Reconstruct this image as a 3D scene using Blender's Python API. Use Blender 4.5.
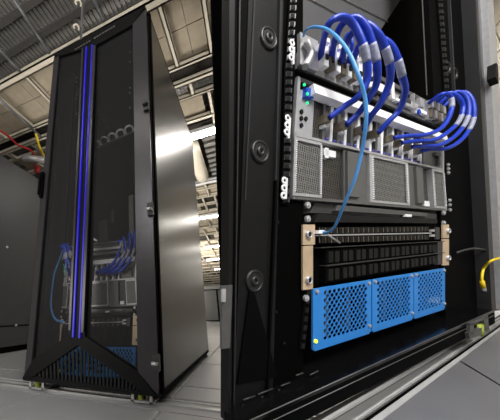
import bpy, bmesh, math, random
import numpy as np
from mathutils import Vector, Matrix

random.seed(7)
for o in list(bpy.data.objects):
    bpy.data.objects.remove(o)
SC = bpy.context.scene
COL = SC.collection

# ------------------------------------------------------------------ camera
RA = np.array([[0.92007, 0.39119, -0.0215], [-0.1119, 0.20915, -0.9715], [-0.37537, 0.8970, 0.2363]])
u, s_, vt = np.linalg.svd(RA)
RA = u @ vt
CP = np.array([1.0366, -0.9327, 0.2979])
F, CX, CY = 240.0, 145.98, 255.84
cd = bpy.data.cameras.new('camera')
cam = bpy.data.objects.new('camera', cd)
COL.objects.link(cam)
cd.sensor_width = 36.0
cd.sensor_fit = 'HORIZONTAL'
cd.lens = F / 500 * 36
cd.shift_x = (250 - CX) / 500
cd.shift_y = (CY - 210) / 500
cd.clip_start = 0.01
R = Matrix(((RA[0][0], -RA[1][0], -RA[2][0]), (RA[0][1], -RA[1][1], -RA[2][1]), (RA[0][2], -RA[1][2], -RA[2][2])))
cam.matrix_world = Matrix.Translation(Vector(CP)) @ R.to_4x4()
SC.camera = cam

# ------------------------------------------------------------------ world, lights, exposure
SC.view_settings.view_transform = 'Standard'
SC.view_settings.look = 'None'
SC.view_settings.exposure = 0.0
SC.view_settings.gamma = 1.0
SC.view_settings.use_curve_mapping = False
w = bpy.data.worlds.new('room_air')
SC.world = w
w.use_nodes = True
w.node_tree.nodes['Background'].inputs[0].default_value = (0.62, 0.60, 0.58, 1)
w.node_tree.nodes['Background'].inputs[1].default_value = 0.10


def lamp(name, loc, target, sx, sy, power, color=(1, 1, 1)):
    l = bpy.data.lights.new(name, 'AREA')
    l.shape = 'RECTANGLE'
    l.size, l.size_y, l.energy, l.color = sx, sy, power, color
    o = bpy.data.objects.new(name, l)
    COL.objects.link(o)
    o.location = loc
    d = Vector(target) - Vector(loc)
    o.rotation_euler = d.to_track_quat('-Z', 'Y').to_euler()
    return o


lamp('added_front_fill', (2.1, -1.55, 1.55), (1.3, -0.3, 0.45), 0.7, 0.7, 48, (1, 0.98, 0.96))  # unseen fill light added to brighten the open rack's front
lamp('added_front_fill', (0.7, -2.6, 1.9), (0.35, 0, 0.6), 0.8, 0.8, 21, (1, 0.98, 0.96))  # added fill light, out of view, for the tall rack's door
lamp('added_uplight', (-0.9, 2.6, 0.5), (0.9, 3.3, 2.7), 1.0, 1.6, 130, (1, 0.94, 0.86))  # unseen uplight added behind the tall rack to brighten the ceiling
lamp('added_uplight', (-0.9, -1.6, 0.6), (-0.7, 0.6, 3.0), 1.2, 1.2, 34, (1, 0.95, 0.88))  # added uplight, out of view, lifts the deck at the left
lamp('added_uplight', (-1.5, 8.0, 0.4), (0.8, 11, 2.7), 1.0, 2.0, 420, (1, 0.94, 0.86))  # added hidden uplight for the far ceiling boards

# ------------------------------------------------------------------ frames and rays
MB = np.array([[0.709, -0.701, 0.079], [0.698, 0.681, -0.224], [0.103, 0.214, 0.971]])
u, s_, vt = np.linalg.svd(MB)
MB = u @ vt
OB = np.array([1.1142, -0.4065, 0.2267])


def ray(x, y):
    return RA.T @ np.array([(x - CX) / F, (y - CY) / F, 1.0])


def hit(x, y, n, d):
    r = ray(x, y)
    return CP + r * ((d - n @ CP) / (n @ r))


EX, EY, EZ = np.eye(3)


def at_z(x, y, z): return hit(x, y, EZ, z)
def at_x(x, y, v): return hit(x, y, EX, v)
def at_y(x, y, v): return hit(x, y, EY, v)


def lb(x, y, dep=0.0):
    """point of the open rack's plane at depth dep, in that rack's own axes"""
    n = MB[:, 1]
    return MB.T @ (hit(x, y, n, n @ OB + dep) - OB)


def lbz(x, y, z):
    n = MB[:, 2]
    return MB.T @ (hit(x, y, n, n @ OB + z) - OB)


class Frame:
    def __init__(s, O, M):
        s.O, s.M = np.array(O, float), np.array(M, float)

    def __call__(s, p): return s.O + s.M @ np.array(p, float)


W = Frame((0, 0, 0), np.eye(3))
B = Frame(OB, MB)
KA = Frame((0.075, 0.12, 0.01), np.diag([0.80, 0.8, 1.2]))

# ------------------------------------------------------------------ materials
def srgb(r, g, b):
    f = lambda c: (c / 255 / 12.92) if c <= 10 else ((c / 255 + 0.055) / 1.055) ** 2.4
    return (f(r), f(g), f(b), 1)


def mat(name, col, rough=0.5, metal=0.0, var=0.06, scale=30, emit=None, es=0, stretch=None, bump=0.0, rvar=0.08, spec=0.5):
    m = bpy.data.materials.new(name)
    m.use_nodes = True
    nt = m.node_tree
    b = nt.nodes['Principled BSDF']
    c = srgb(*col)
    tc = nt.nodes.new('ShaderNodeTexCoord')
    mp = nt.nodes.new('ShaderNodeMapping')
    nt.links.new(tc.outputs['Object'], mp.inputs[0])
    if stretch: mp.inputs['Scale'].default_value = stretch
    n = nt.nodes.new('ShaderNodeTexNoise')
    n.inputs['Scale'].default_value = scale
    n.inputs['Detail'].default_value = 4
    nt.links.new(mp.outputs[0], n.inputs['Vector'])
    r = nt.nodes.new('ShaderNodeValToRGB')
    r.color_ramp.elements[0].position = 0.3
    r.color_ramp.elements[1].position = 0.7
    r.color_ramp.elements[0].color = tuple(v * (1 - var) for v in c[:3]) + (1,)
    r.color_ramp.elements[1].color = tuple(min(1, v * (1 + var)) for v in c[:3]) + (1,)
    nt.links.new(n.outputs['Fac'], r.inputs[0])
    nt.links.new(r.outputs[0], b.inputs['Base Color'])
    mr = nt.nodes.new('ShaderNodeMapRange')
    mr.inputs[3].default_value = max(0.02, rough - rvar)
    mr.inputs[4].default_value = min(1, rough + rvar)
    nt.links.new(n.outputs['Fac'], mr.inputs[0])
    nt.links.new(mr.outputs[0], b.inputs['Roughness'])
    b.inputs['Metallic'].default_value = metal
    b.inputs['Specular IOR Level'].default_value = spec
    if emit:
        b.inputs['Emission Color'].default_value = srgb(*emit)
        b.inputs['Emission Strength'].default_value = es
    if bump:
        bp = nt.nodes.new('ShaderNodeBump')
        bp.inputs['Strength'].default_value = bump
        bp.inputs['Distance'].default_value = 0.005
        nt.links.new(n.outputs['Fac'], bp.inputs['Height'])
        nt.links.new(bp.outputs[0], b.inputs['Normal'])
    return m


def perforated(name, col, hole, pitch, rough=0.45, metal=0.6, see=None):
    """sheet pierced by fine holes; see: holes let light through"""
    m = mat(name, col, rough, metal)
    nt = m.node_tree
    b = nt.nodes['Principled BSDF']
    v = nt.nodes.new('ShaderNodeTexVoronoi')
    v.inputs['Scale'].default_value = 1 / pitch
    v.inputs['Randomness'].default_value = 0.12
    tc = nt.nodes.new('ShaderNodeTexCoord')
    nt.links.new(tc.outputs['Object'], v.inputs['Vector'])
    lt = nt.nodes.new('ShaderNodeMath')
    lt.operation = 'LESS_THAN'
    lt.inputs[1].default_value = 0.42
    nt.links.new(v.outputs['Distance'], lt.inputs[0])
    if see is None:
        mx = nt.nodes.new('ShaderNodeMix')
        mx.data_type = 'RGBA'
        old = b.inputs['Base Color'].links[0].from_socket
        nt.links.new(lt.outputs[0], mx.inputs[0])
        nt.links.new(old, mx.inputs[6])
        mx.inputs[7].default_value = srgb(*hole)
        nt.links.new(mx.outputs[2], b.inputs['Base Color'])
    else:
        tr = nt.nodes.new('ShaderNodeBsdfTransparent')
        ms = nt.nodes.new('ShaderNodeMixShader')
        ms.inputs[0].default_value = see
        nt.links.new(b.outputs[0], ms.inputs[1])
        nt.links.new(tr.outputs[0], ms.inputs[2])
        nt.links.new(ms.outputs[0], nt.nodes['Material Output'].inputs[0])
    return m


M = {}
M['black'] = mat('black_powder_coat', (7, 7, 8), 0.7, 0, 0.1, 200, spec=0.03)
M['plate'] = mat('black_side_plate', (15, 15, 16), 0.45, 0, 0.1, 200, spec=0.2)
M['gloss'] = mat('black_gloss_sheet', (11, 11, 12), 0.16, 0, 0.1, 60, rvar=0.04)
M['deep'] = mat('deep_black', (5, 5, 5), 0.85, spec=0.02)
M['edge'] = mat('lighter_black_edge', (46, 46, 48), 0.4, 0.3)  # lighter than the black: shine along folds and frame edges put in colour
M['door'] = mat('door_black_paint', (9, 9, 10), 0.5, 0.0, 0.1, 120, spec=0.12)
M['bevel'] = mat('door_satin_bevel', (50, 48, 52), 0.32, 0.3, 0.06, 60)
M['side'] = mat('brushed_side_steel', (84, 82, 82), 0.30, 0.95, 0.05, 40, stretch=(1, 30, 1), rvar=0.05)
M['screen'] = perforated('door_mesh_screen', (30, 30, 32), (0, 0, 0), 0.004, 0.7, 0.0, see=0.76)
M['led'] = mat('blue_light_strip', (12, 12, 110), 0.4, 0, 0.02, emit=(26, 16, 190), es=0.6)
M['silver'] = mat('satin_silver', (184, 184, 186), 0.38, 0.5, 0.08, 80)
M['white'] = mat('white_painted_steel', (235, 236, 238), 0.45, 0.1, 0.05, 60)
M['lip'] = mat('lit_white_lip', (246, 246, 248), 0.5, 0.0, 0.03, 60)  # whiter than the other chassis steel, standing in for light from above
M['grey'] = mat('grey_module_paint', (98, 98, 97), 0.45, 0.35, 0.07, 60)
M['dgrey'] = mat('dark_grey_module', (58, 58, 58), 0.5, 0.3, 0.1, 60)
M['mid'] = mat('mid_grey_steel', (92, 92, 92), 0.42, 0.5, 0.1, 60)
M['perf'] = perforated('perforated_grey_bezel', (132, 132, 130), (40, 40, 40), 0.0042)
M['vent'] = perforated('fine_dark_vent', (84, 82, 78), (20, 20, 20), 0.005)
M['socket'] = mat('connector_black', (13, 13, 13), 0.55, spec=0.25)
M['sheet'] = mat('inner_grey_sheet', (76, 76, 78), 0.5, 0.1, 0.08, 20)
M['brass'] = mat('connector_nickel', (142, 132, 116), 0.38, 0.8, 0.15, 90)
M['beige'] = mat('champagne_ear_metal', (205, 182, 152), 0.4, 0.35, 0.05, 80)
M['blue'] = mat('sky_blue_panel_paint', (34, 122, 200), 0.42, 0, 0.04, 60)
M['cable'] = mat('royal_blue_cable', (8, 50, 170), 0.4, 0, 0.08, 60)
M['lcable'] = mat('light_blue_cable', (74, 146, 214), 0.4, 0, 0.05, 60)
M['tag'] = mat('pale_cable_label', (140, 144, 166), 0.45, 0, 0.2, 250)
M['yellow'] = mat('yellow_cable', (228, 196, 22), 0.4, 0, 0.05)
M['ygreen'] = mat('yellow_green_plastic', (150, 160, 50), 0.5)
M['red'] = mat('red_plastic', (186, 34, 36), 0.5)
M['bluemark'] = mat('blue_latch_plastic', (66, 66, 150), 0.5)
M['glow_g'] = mat('green_led', (20, 200, 110), 0.4, emit=(40, 235, 140), es=1.1)
M['glow_b'] = mat('blue_display', (24, 60, 160), 0.3, emit=(30, 80, 200), es=0.12)
M['glow_y'] = mat('yellow_led', (220, 230, 60), 0.4, emit=(225, 240, 60), es=1.0)
M['tan'] = mat('tan_strut_paint', (222, 214, 196), 0.6, 0, 0.06, 20)
M['tandark'] = mat('tan_ceiling_board', (168, 157, 138), 0.8, 0, 0.12, 9, bump=0.1)
M['deck'] = mat('galvanised_deck', (150, 148, 145), 0.5, 0.4, 0.12, 14)
M['deckd'] = mat('dark_ceiling_void', (44, 40, 36), 0.9)
M['joist'] = mat('grey_joist_steel', (118, 116, 114), 0.5, 0.5, 0.1, 20)
M['conduit'] = mat('zinc_conduit', (112, 114, 118), 0.42, 0.4, 0.08, 40)
M['tile'] = mat('grey_floor_laminate', (138, 138, 140), 0.34, 0.0, 0.05, 18, rvar=0.06)
M['tile_dim'] = mat('dimmed_floor_laminate', (104, 104, 107), 0.36, 0.0, 0.05, 18, rvar=0.06)  # same floor laminate, darkened to stand for dimmer light by the open rack
M['joint'] = mat('pale_floor_joint', (176, 176, 176), 0.5, 0.1)
M['alu'] = mat('aluminium_rail', (170, 170, 170), 0.38, 0.7, 0.07, 40, stretch=(1, 8, 8))
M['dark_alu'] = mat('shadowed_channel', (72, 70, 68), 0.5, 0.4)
M['block'] = mat('tan_concrete_block', (165, 158, 143), 0.85, 0, 0.08, 25, bump=0.2)
M['wall'] = mat('pale_wall_paint', (168, 164, 156), 0.8, 0, 0.04, 6)
M['cab'] = mat('grey_cabinet_steel', (58, 58, 60), 0.42, 0.4, 0.05, 20, rvar=0.05)
M['lamp'] = mat('lit_diffuser', (250, 250, 250), 0.5, emit=(255, 250, 240), es=24.0)
M['lamp_near'] = mat('bright_lit_diffuser', (250, 250, 250), 0.5, emit=(255, 250, 242), es=46.0)
M['rubber'] = mat('grommet_rubber', (20, 20, 21), 0.45)

# ------------------------------------------------------------------ mesh tools
class MBd:
    """collects polygons in local axes, builds one mesh object through a frame"""
    def __init__(s): s.v, s.f, s.sm = [], [], False

    def poly_prism(s, pts, vec):
        n = len(pts)
        k = len(s.v)
        s.v += [tuple(p) for p in pts] + [tuple(np.array(p) + vec) for p in pts]
        s.f.append(tuple(range(k, k + n)))
        s.f.append(tuple(range(k + 2 * n - 1, k + n - 1, -1)))
        for i in range(n):
            j = (i + 1) % n
            s.f.append((k + j, k + i, k + n + i, k + n + j))
        return s

    def box(s, a, b):
        x0, y0, z0 = np.minimum(a, b)
        x1, y1, z1 = np.maximum(a, b)
        return s.poly_prism([(x0, y0, z0), (x1, y0, z0), (x1, y0, z1), (x0, y0, z1)], np.array((0, y1 - y0, 0)))

    def quad(s, q, d0, d1):
        """four corners (local, same depth plane), from depth d0 to d1 along y"""
        pts = []
        for p in q:
            p = np.array(p, float).copy()
            p[1] = d0
            pts.append(p)
        return s.poly_prism(pts, np.array((0, d1 - d0, 0)))

    def tube(s, pts, r, n=10, cap=True):
        pts = [np.array(p, float) for p in pts]
        k = len(s.v)
        up = np.array((0.13, 0.2, 1.0))
        t0 = pts[1] - pts[0]
        a = np.cross(t0, up); a /= np.linalg.norm(a)
        for i, p in enumerate(pts):
            t = pts[min(i + 1, len(pts) - 1)] - pts[max(i - 1, 0)]
            t /= np.linalg.norm(t) + 1e-12
            a = a - t * (a @ t); a /= np.linalg.norm(a) + 1e-12
            b = np.cross(t, a)
            rr = r[i] if hasattr(r, '__len__') else r
            for j in range(n):
                th = 2 * math.pi * j / n
                s.v.append(tuple(p + rr * (math.cos(th) * a + math.sin(th) * b)))
        for i in range(len(pts) - 1):
            for j in range(n):
                j2 = (j + 1) % n
                s.f.append((k + i * n + j, k + i * n + j2, k + (i + 1) * n + j2, k + (i + 1) * n + j))
        if cap:
            s.f.append(tuple(range(k + n - 1, k - 1, -1)))
            e = k + (len(pts) - 1) * n
            s.f.append(tuple(range(e, e + n)))
        s.sm = True
        return s

    def ring(s, c, r0, r1, ax=1, h=0.004, n=20):
        """raised ring around axis y, centred at c (front at c.y-h)"""
        k = len(s.v)
        prof = [(r1, 0), (r1 * 0.98, -h * 0.7), ((r0 + r1) / 2, -h), (r0 * 1.03, -h * 0.7), (r0, 0)]
        for i in range(n):
            th = 2 * math.pi * i / n
            for rr, d in prof:
                s.v.append((c[0] + rr * math.cos(th), c[1] + d, c[2] + rr * math.sin(th)))
        m = len(prof)
        for i in range(n):
            i2 = (i + 1) % n
            for j in range(m - 1):
                s.f.append((k + i * m + j, k + i2 * m + j, k + i2 * m + j + 1, k + i * m + j + 1))
        s.sm = True
        return s

    def cyl(s, c, r, h, n=12):
        """short cylinder along -y from c"""
        pts = [(c[0] + r * math.cos(2 * math.pi * i / n), c[1] - h, c[2] + r * math.sin(2 * math.pi * i / n)) for i in range(n)]
        return s.poly_prism(pts, np.array((0, h, 0)))

    def mesh(s, name, m, fr=W, off=(0, 0, 0), raw=False):
        me = bpy.data.meshes.new(name)
        if raw: vs = s.v
        else: vs = [tuple(fr(v) - np.array(off)) for v in s.v]
        me.from_pydata(vs, [], s.f)
        bm = bmesh.new(); bm.from_mesh(me)
        bmesh.ops.recalc_face_normals(bm, faces=bm.faces)
        if s.sm:
            for f in bm.faces: f.smooth = len(f.verts) <= 4
        bm.to_mesh(me); bm.free()
        me.materials.append(M[m])
        return me

    def obj(s, name, m, parent=None, fr=W, kind=None, at=None):
        off = wloc(parent) if parent is not None else (at if at is not None else (0, 0, 0))
        o = bpy.data.objects.new(name, s.mesh(name, m, fr, off))
        COL.objects.link(o)
        if parent is not None: o.parent = parent
        else: o.location = off
        if kind: o['kind'] = kind
        return o


def wloc(o):
    l = np.array(o.location)
    while o.parent is not None:
        o = o.parent
        l = l + np.array(o.location)
    return l


def tag(o, label=None, cat=None, group=None, kind=None):
    if label: o['label'] = label
    if cat: o['category'] = cat
    if group: o['group'] = group
    if kind: o['kind'] = kind
    return o


def thing(name, label, cat, loc, group=None):
    o = bpy.data.objects.new(name, None)
    o.empty_display_size = 0.05
    COL.objects.link(o)
    o.location = loc
    return tag(o, label, cat, group)


def place(me, name, local, fr, parent, scale=1.0):
    """an object sharing mesh data, turned and scaled like the frame"""
    o = bpy.data.objects.new(name, me)
    COL.objects.link(o)
    if parent is not None: o.parent = parent
    pw = wloc(parent) if parent is not None else np.zeros(3)
    mt = Matrix([[*(fr.M[i] * scale), 0] for i in range(3)] + [[0, 0, 0, 1]])
    mt.translation = Vector(fr(local) - pw)
    o.matrix_basis = mt
    return o


def sub(q, s0, s1, t0, t1):
    """part of quad q = TL,TR,BR,BL ; s left->right, t top->bottom"""
    TL, TR, BR, BL = [np.array(p, float) for p in q]
    g = lambda s, t: (TL * (1 - s) + TR * s) * (1 - t) + (BL * (1 - s) + BR * s) * t
    return [g(s0, t0), g(s1, t0), g(s1, t1), g(s0, t1)]


def Q(*px, dep=0.0): return [lb(x, y, dep) for x, y in px]


def smooth(pts, n=8):
    pts = [np.array(p, float) for p in pts]
    P = [2 * pts[0] - pts[1]] + pts + [2 * pts[-1] - pts[-2]]
    out = []
    for i in range(1, len(P) - 2):
        for k in range(n):
            t = k / n
            out.append(0.5 * ((2 * P[i]) + (P[i + 1] - P[i - 1]) * t + (2 * P[i - 1] - 5 * P[i] + 4 * P[i + 1] - P[i + 2]) * t * t
                              + (-P[i - 1] + 3 * P[i] - 3 * P[i + 1] + P[i + 2]) * t ** 3))
    out.append(pts[-1])
    return out


# ================================================================== ROOM (setting)
FZ = -0.04
root_floor = thing('floor', None, None, (0, 0, FZ)); root_floor['kind'] = 'structure'
sl = MBd().box((-3.6, -3.6, FZ - 0.08), (4.2, 22.2, FZ - 0.012))
sl.obj('floor_slab', 'joint', root_floor)
xs = [-3.3 + 0.29 * 0 + i * 0.57 for i in range(14)]
x0 = 0.13 - 0.28 * 13
xs = [x0 + 0.56 * i for i in range(14)]
ys = [-3.0, -2.4, -1.8, -1.2, -0.6, 0.0]
tcache = {}
def floor_tile(xa, xb, ya, yb):
    g = 0.005
    k = (round(xb - xa, 3), round(yb - ya, 3))
    if k not in tcache:
        a, b_ = (xb - xa) / 2 - g, (yb - ya) / 2 - g
        mb = MBd()
        c = 0.003
        lo = [(-a, -b_, -.012), (a, -b_, -.012), (a, b_, -.012), (-a, b_, -.012)]
        md = [(-a, -b_, -c), (a, -b_, -c), (a, b_, -c), (-a, b_, -c)]
        hi = [(-a + c, -b_ + c, 0), (a - c, -b_ + c, 0), (a - c, b_ - c, 0), (-a + c, b_ - c, 0)]
        mb.v = lo + md + hi
        mb.f = [(3, 2, 1, 0), (8, 9, 10, 11)] + [(i, (i + 1) % 4, 4 + (i + 1) % 4, 4 + i) for i in range(4)] + [(4 + i, 4 + (i + 1) % 4, 8 + (i + 1) % 4, 8 + i) for i in range(4)]
        tcache[k] = mb.mesh('floor_tile', 'tile', raw=True)
    o = bpy.data.objects.new('floor_tile', tcache[k]); COL.objects.link(o)
    o.parent = root_floor
    o.location = ((xa + xb) / 2, (ya + yb) / 2, 0)
bx = [-3.5 + 0.0] + []
gx = [0.13 + 0.285 * 2 * i for i in range(-6, 8)]
gy = [-3.02, -2.42, -1.82, -1.22, -0.62, -0.02]
gy2 = [0.12] + [0.30 + 0.55 * i for i in range(0, 39)]
for i in range(len(gx) - 1):
    for j in range(len(gy) - 1): floor_tile(gx[i], gx[i + 1], gy[j], gy[j + 1])
    for j in range(len(gy2) - 1): floor_tile(gx[i], gx[i + 1], gy2[j], gy2[j + 1])
mb = MBd().box((gx[0], -0.015, FZ - 0.012), (gx[-1], 0.112, FZ - 0.002))
mb.obj('rail_bed', 'tile', root_floor)
mb = MBd().box((gx[0], 0.03, FZ - 0.003), (gx[-1], 0.048, FZ + 0.005)).box((gx[0], 0.085, FZ - 0.003), (gx[-1], 0.095, FZ + 0.003))
mb.obj('floor_strip', 'alu', root_floor)

wb = thing('wall_back', None, None, (0, 22, FZ)); wb['kind'] = 'structure'
MBd().box((-3.6, 22, FZ), (4.2, 22.15, 4.0)).obj('wall_sheet', 'wall', wb)
wl = MBd().box((-3.75, -3.6, FZ), (-3.6, 22, 4.0)).obj('wall_left', 'wall', at=(-3.7, 4, FZ)); wl['kind'] = 'structure'
wf = MBd().box((-3.6, -3.75, FZ), (4.2, -3.6, 4.0)).obj('wall_front', 'wall', at=(0, -3.7, FZ)); wf['kind'] = 'structure'

wr = thing('wall_right', None, None, (3.2, 1.5, FZ)); wr['kind'] = 'structure'
MBd().box((3.22, -3.6, FZ), (3.4, 22, 4.0)).obj('mortar_sheet', 'wall', wr)
bm_ = {}
for r in range(8):
    for c in range(8):
        y0 = 0.2 + 0.41 * c + (0.2 if r % 2 else 0)
        z0 = 1.35 + 0.205 * r
        if 'b' not in bm_:
            bm_['b'] = MBd().box((-0.012, 0, 0), (0.04, 0.398, 0.193)).mesh('block', 'block', raw=True)
        o = bpy.data.objects.new('block', bm_['b']); COL.objects.link(o); o.parent = wr
        o.location = (random.uniform(-.002, .002), y0 - 1.5, z0 - FZ)

# ---- ceiling: struts, boards, deck
ZC = 2.7
ce = thing('ceiling', None, None, (0.3, 2, 3.3)); ce['kind'] = 'structure'
MBd().box((-3.6, -3.6, 3.34), (4.2, 22, 3.4)).obj('deck_sheet', 'deck', ce)
rb = MBd()
x = -3.4
while x < 3.2:
    rb.box((x, -1.2, 3.325), (x + 0.028, 3.35, 3.342)); x += 0.05
tag(rb.obj('deck_rib', 'deck', ce), kind='stuff')
jm = MBd().box((-3.5, 0, 3.14), (3.2, 0.035, 3.30))
for y in [-1.0 + 0.24 * i for i in range(20)]:
    MBd().box((-3.5, y, 3.27), (3.2, y + 0.03, 3.33)).box((-3.5, y - 0.015, 3.262), (3.2, y + 0.045, 3.272)).obj('joist', 'joist', ce)

def strut_w(y, xa, xb, wd=0.055, h=0.06, z=ZC, m='tan'):
    b_ = MBd().box((xa, y - wd / 2, z), (xb, y - wd / 2 + 0.012, z + h)).box((xa, y + wd / 2 - 0.012, z), (xb, y + wd / 2, z + h)).box((xa, y - wd / 2, z + h - 0.012), (xb, y + wd / 2, z + h)).box((xa, y - wd / 2, z), (xb, y + wd / 2, z + 0.01))
    b_.obj('strut', m, ce)
def strut_d(x, ya, yb, wd=0.05, h=0.05, z=ZC + 0.005, m='tan'):
    b_ = MBd().box((x - wd / 2, ya, z), (x + wd / 2, yb, z + 0.01)).box((x - wd / 2, ya, z), (x - wd / 2 + 0.01, yb, z + h)).box((x + wd / 2 - 0.01, ya, z), (x + wd / 2, yb, z + h))
    b_.obj('strut', m, ce)
for y, wd in ((0.39, 0.065), (0.975, 0.04), (1.16, 0.05), (1.35, 0.035)): strut_w(y, -3.4, 3.2, wd)
for y in [1.72, 3.55, 3.9, 4.3, 4.7, 5.3, 5.9, 6.5, 7.2, 8.0, 8.8, 9.6, 10.6, 11.4, 12.4, 13.4, 14.4, 15.6, 16.8, 18, 19.5, 21]: strut_w(y, -3.4, 3.2, 0.06)
for x in (-2.85, -2.35, -1.85, -1.34, -0.83, -0.34, 0.16, 0.635, 0.97, 1.45, 1.95, 2.45, 2.9): strut_d(x, 0.42, 0.96, 0.045)
for x in (-2.6, -2.1, -1.6, -1.1, -0.6, 0.2, 0.71, 1.2, 1.7, 2.2): strut_d(x, 1.18, 1.34, 0.05)
for x in (-2.5, -1.9, -1.3, -0.7, 0.3, 0.88, 1.5, 2.1): strut_d(x, 1.37, 1.9, 0.05)
for x in (-2.5, -1.9, -1.3, -0.7, -0.1, 0.25, 0.5, 0.75, 1.1, 1.6, 2.2):
    for ya, yb in ((3.3, 3.9), (3.9, 4.7), (5.0, 5.9), (5.9, 7.2), (7.2, 9.6), (9.6, 11.4), (11.4, 14.4), (14.4, 18)): strut_d(x + (0.1 if ya in (3.9, 5.9) else 0), ya, yb, 0.045)
# boards
bc = {}
def board(xa, xb, ya, yb, z=ZC + 0.07, m='tandark'):
    k = (round(xb - xa, 3), round(yb - ya, 3), m)
    if k not in bc: bc[k] = MBd().box((0, 0, 0), (xb - xa - 0.004, yb - ya - 0.004, 0.02)).mesh('ceiling_board', m, raw=True)
    o = bpy.data.objects.new('ceiling_board', bc[k]); COL.objects.link(o); o.parent = ce
    o.location = (xa - 0.3, ya - 2, z - 3.3 + random.uniform(-.003, .003))
for i in range(11):
    xa = -3.4 + 0.6 * i
    for ya in (0.40, 0.69): board(xa, xa + 0.6, ya, ya + 0.285)
    if i % 3 != 1: board(xa, xa + 0.6, 1.36, 1.72)
    board(xa, xa + 0.6, 1.0, 1.36, ZC + 0.2, 'deckd')
    for k, ya in enumerate([3.3, 3.9, 4.7, 5.3, 5.9, 6.5, 7.2, 8.0, 8.8, 9.6, 10.6, 11.4, 12.4, 13.4, 14.4, 15.6, 16.8, 18, 19.5]):
        yb = [3.9, 4.7, 5.3, 5.9, 6.5, 7.2, 8.0, 8.8, 9.6, 10.6, 11.4, 12.4, 13.4, 14.4, 15.6, 16.8, 18, 19.5, 21][k]
        board(xa, xa + 0.6, ya, yb, ZC + 0.07, 'deckd' if (i * 3 + k * 2) % 5 == 0 else 'tandark')
# lights (long fluorescent luminaires)
def luminaire(y, xa, xb, label, dm='lamp'):
    t = thing('ceiling_light', label, 'ceiling light', ((xa + xb) / 2, y, ZC - 0.03), 'ceiling tube lights')
    MBd().box((xa, y - 0.06, ZC - 0.03), (xb, y + 0.06, ZC + 0.03)).obj('housing', 'white', t)
    MBd().box((xa + 0.02, y - 0.05, ZC - 0.045), (xb - 0.02, y + 0.05, ZC - 0.03)).obj('diffuser', dm, t)
    for o in t.children: pass
luminaire(1.95, 0.3, 2.9, 'thick bright ceiling tube light nearest behind the tall rack', 'lamp_near')
strut_w(3.32, -3.4, 3.2, 0.10, 0.06, ZC, 'white')
luminaire(4.96, 0.0, 2.9, 'second lit ceiling strip beyond the tan duct behind the tall rack')
luminaire(7.9, -0.3, 2.9, 'third lit ceiling strip, counting away behind the tall rack')
for y, n_ in ((10.2, 'fourth'), (12.9, 'fifth'), (16.2, 'sixth'), (19.0, 'seventh and farthest')): luminaire(y, -0.6, 2.9, n_ + ' lit ceiling strip, counting away behind the tall rack')
luminaire(-1.6, -1.2, 2.9, 'long tube light on the ceiling in front of both racks')
# round duct on the ceiling
d = MBd().tube([(0.50, y, ZC + 0.02) for y in (2.2, 2.5, 2.8, 3.12)], 0.11, 20)
dt = thing('air_duct', 'short tan round duct hanging below the ribbed deck behind the rack', 'duct', (0.5, 2.2, ZC))
d.obj('duct_body', 'tan', dt)
for y in (2.35, 2.95): MBd().box((0.49, y, ZC + 0.05), (0.51, y + 0.03, 3.34)).obj('strap', 'joist', dt)
for i in range(9):
    y = 2.05 + i * 0.14
    MBd().box((0.66, y, ZC + 0.08), (3.0, y + 0.07, ZC + 0.14)).obj('deck_rail', 'deck', ce)
MBd().box((0.30, 2.0, ZC + 0.2), (3.2, 3.3, ZC + 0.22)).obj('void_board', 'deckd', ce)

# conduits and hangers
def pxtube(name, px, z, r, m, label, cat, group=None):
    P = [at_z(x, y, zz if isinstance(z, (list, tuple)) else z) for (x, y), zz in zip(px, z if isinstance(z, (list, tuple)) else [z] * len(px))]
    b_ = MBd().tube(smooth(P, 6) if len(P) > 2 else P, r, 10)
    return tag(b_.obj(name, m, at=tuple(P[0])), label, cat, group)
pxtube('conduit', [(10, -6), (53, 58)], 2.74, 0.014, 'conduit', 'straight grey conduit running from the top left edge to behind the tall rack corner', 'pipe', 'ceiling conduits')
pxtube('conduit', [(-12, 38), (24, 75)], 2.72, 0.014, 'conduit', 'grey conduit crossing the far left edge above the tan strut', 'pipe', 'ceiling conduits')
pxtube('conduit', [(-6, 94), (41, 137)], 2.62, 0.016, 'conduit', 'grey conduit under the ceiling boards, left of the tall rack', 'pipe', 'ceiling conduits')
pxtube('conduit', [(90, -8), (104, 20)], 2.74, 0.014, 'conduit', 'short grey conduit seen just above the peak of the tall rack', 'pipe', 'ceiling conduits')
t = thing('threaded_hanger', 'thin zinc ceiling hanger rod with two pale hooks, above the tall rack', 'hanger', at_z(81, 20, 2.55))
p0, p1 = at_z(83, -4, 2.6), at_z(81, 40, 2.6)
MBd().tube([p0, p1], 0.010, 8).obj('rod', 'conduit', t)
for hx, hy in ((79, 4), (77, 28)):
    q = at_z(hx, hy, 2.58)
    s1 = 0.016
    hk = [q + np.array(v) * s1 for v in ((-1, -.3, 0), (-1.2, -1.2, 0), (0, -1.6, 0), (1.1, -1.1, 0), (1, 0.3, 0), (0.2, 1.0, 0))]
    MBd().tube(smooth(hk, 5), 0.007, 8).obj('hook', 'tan', t)
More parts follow.
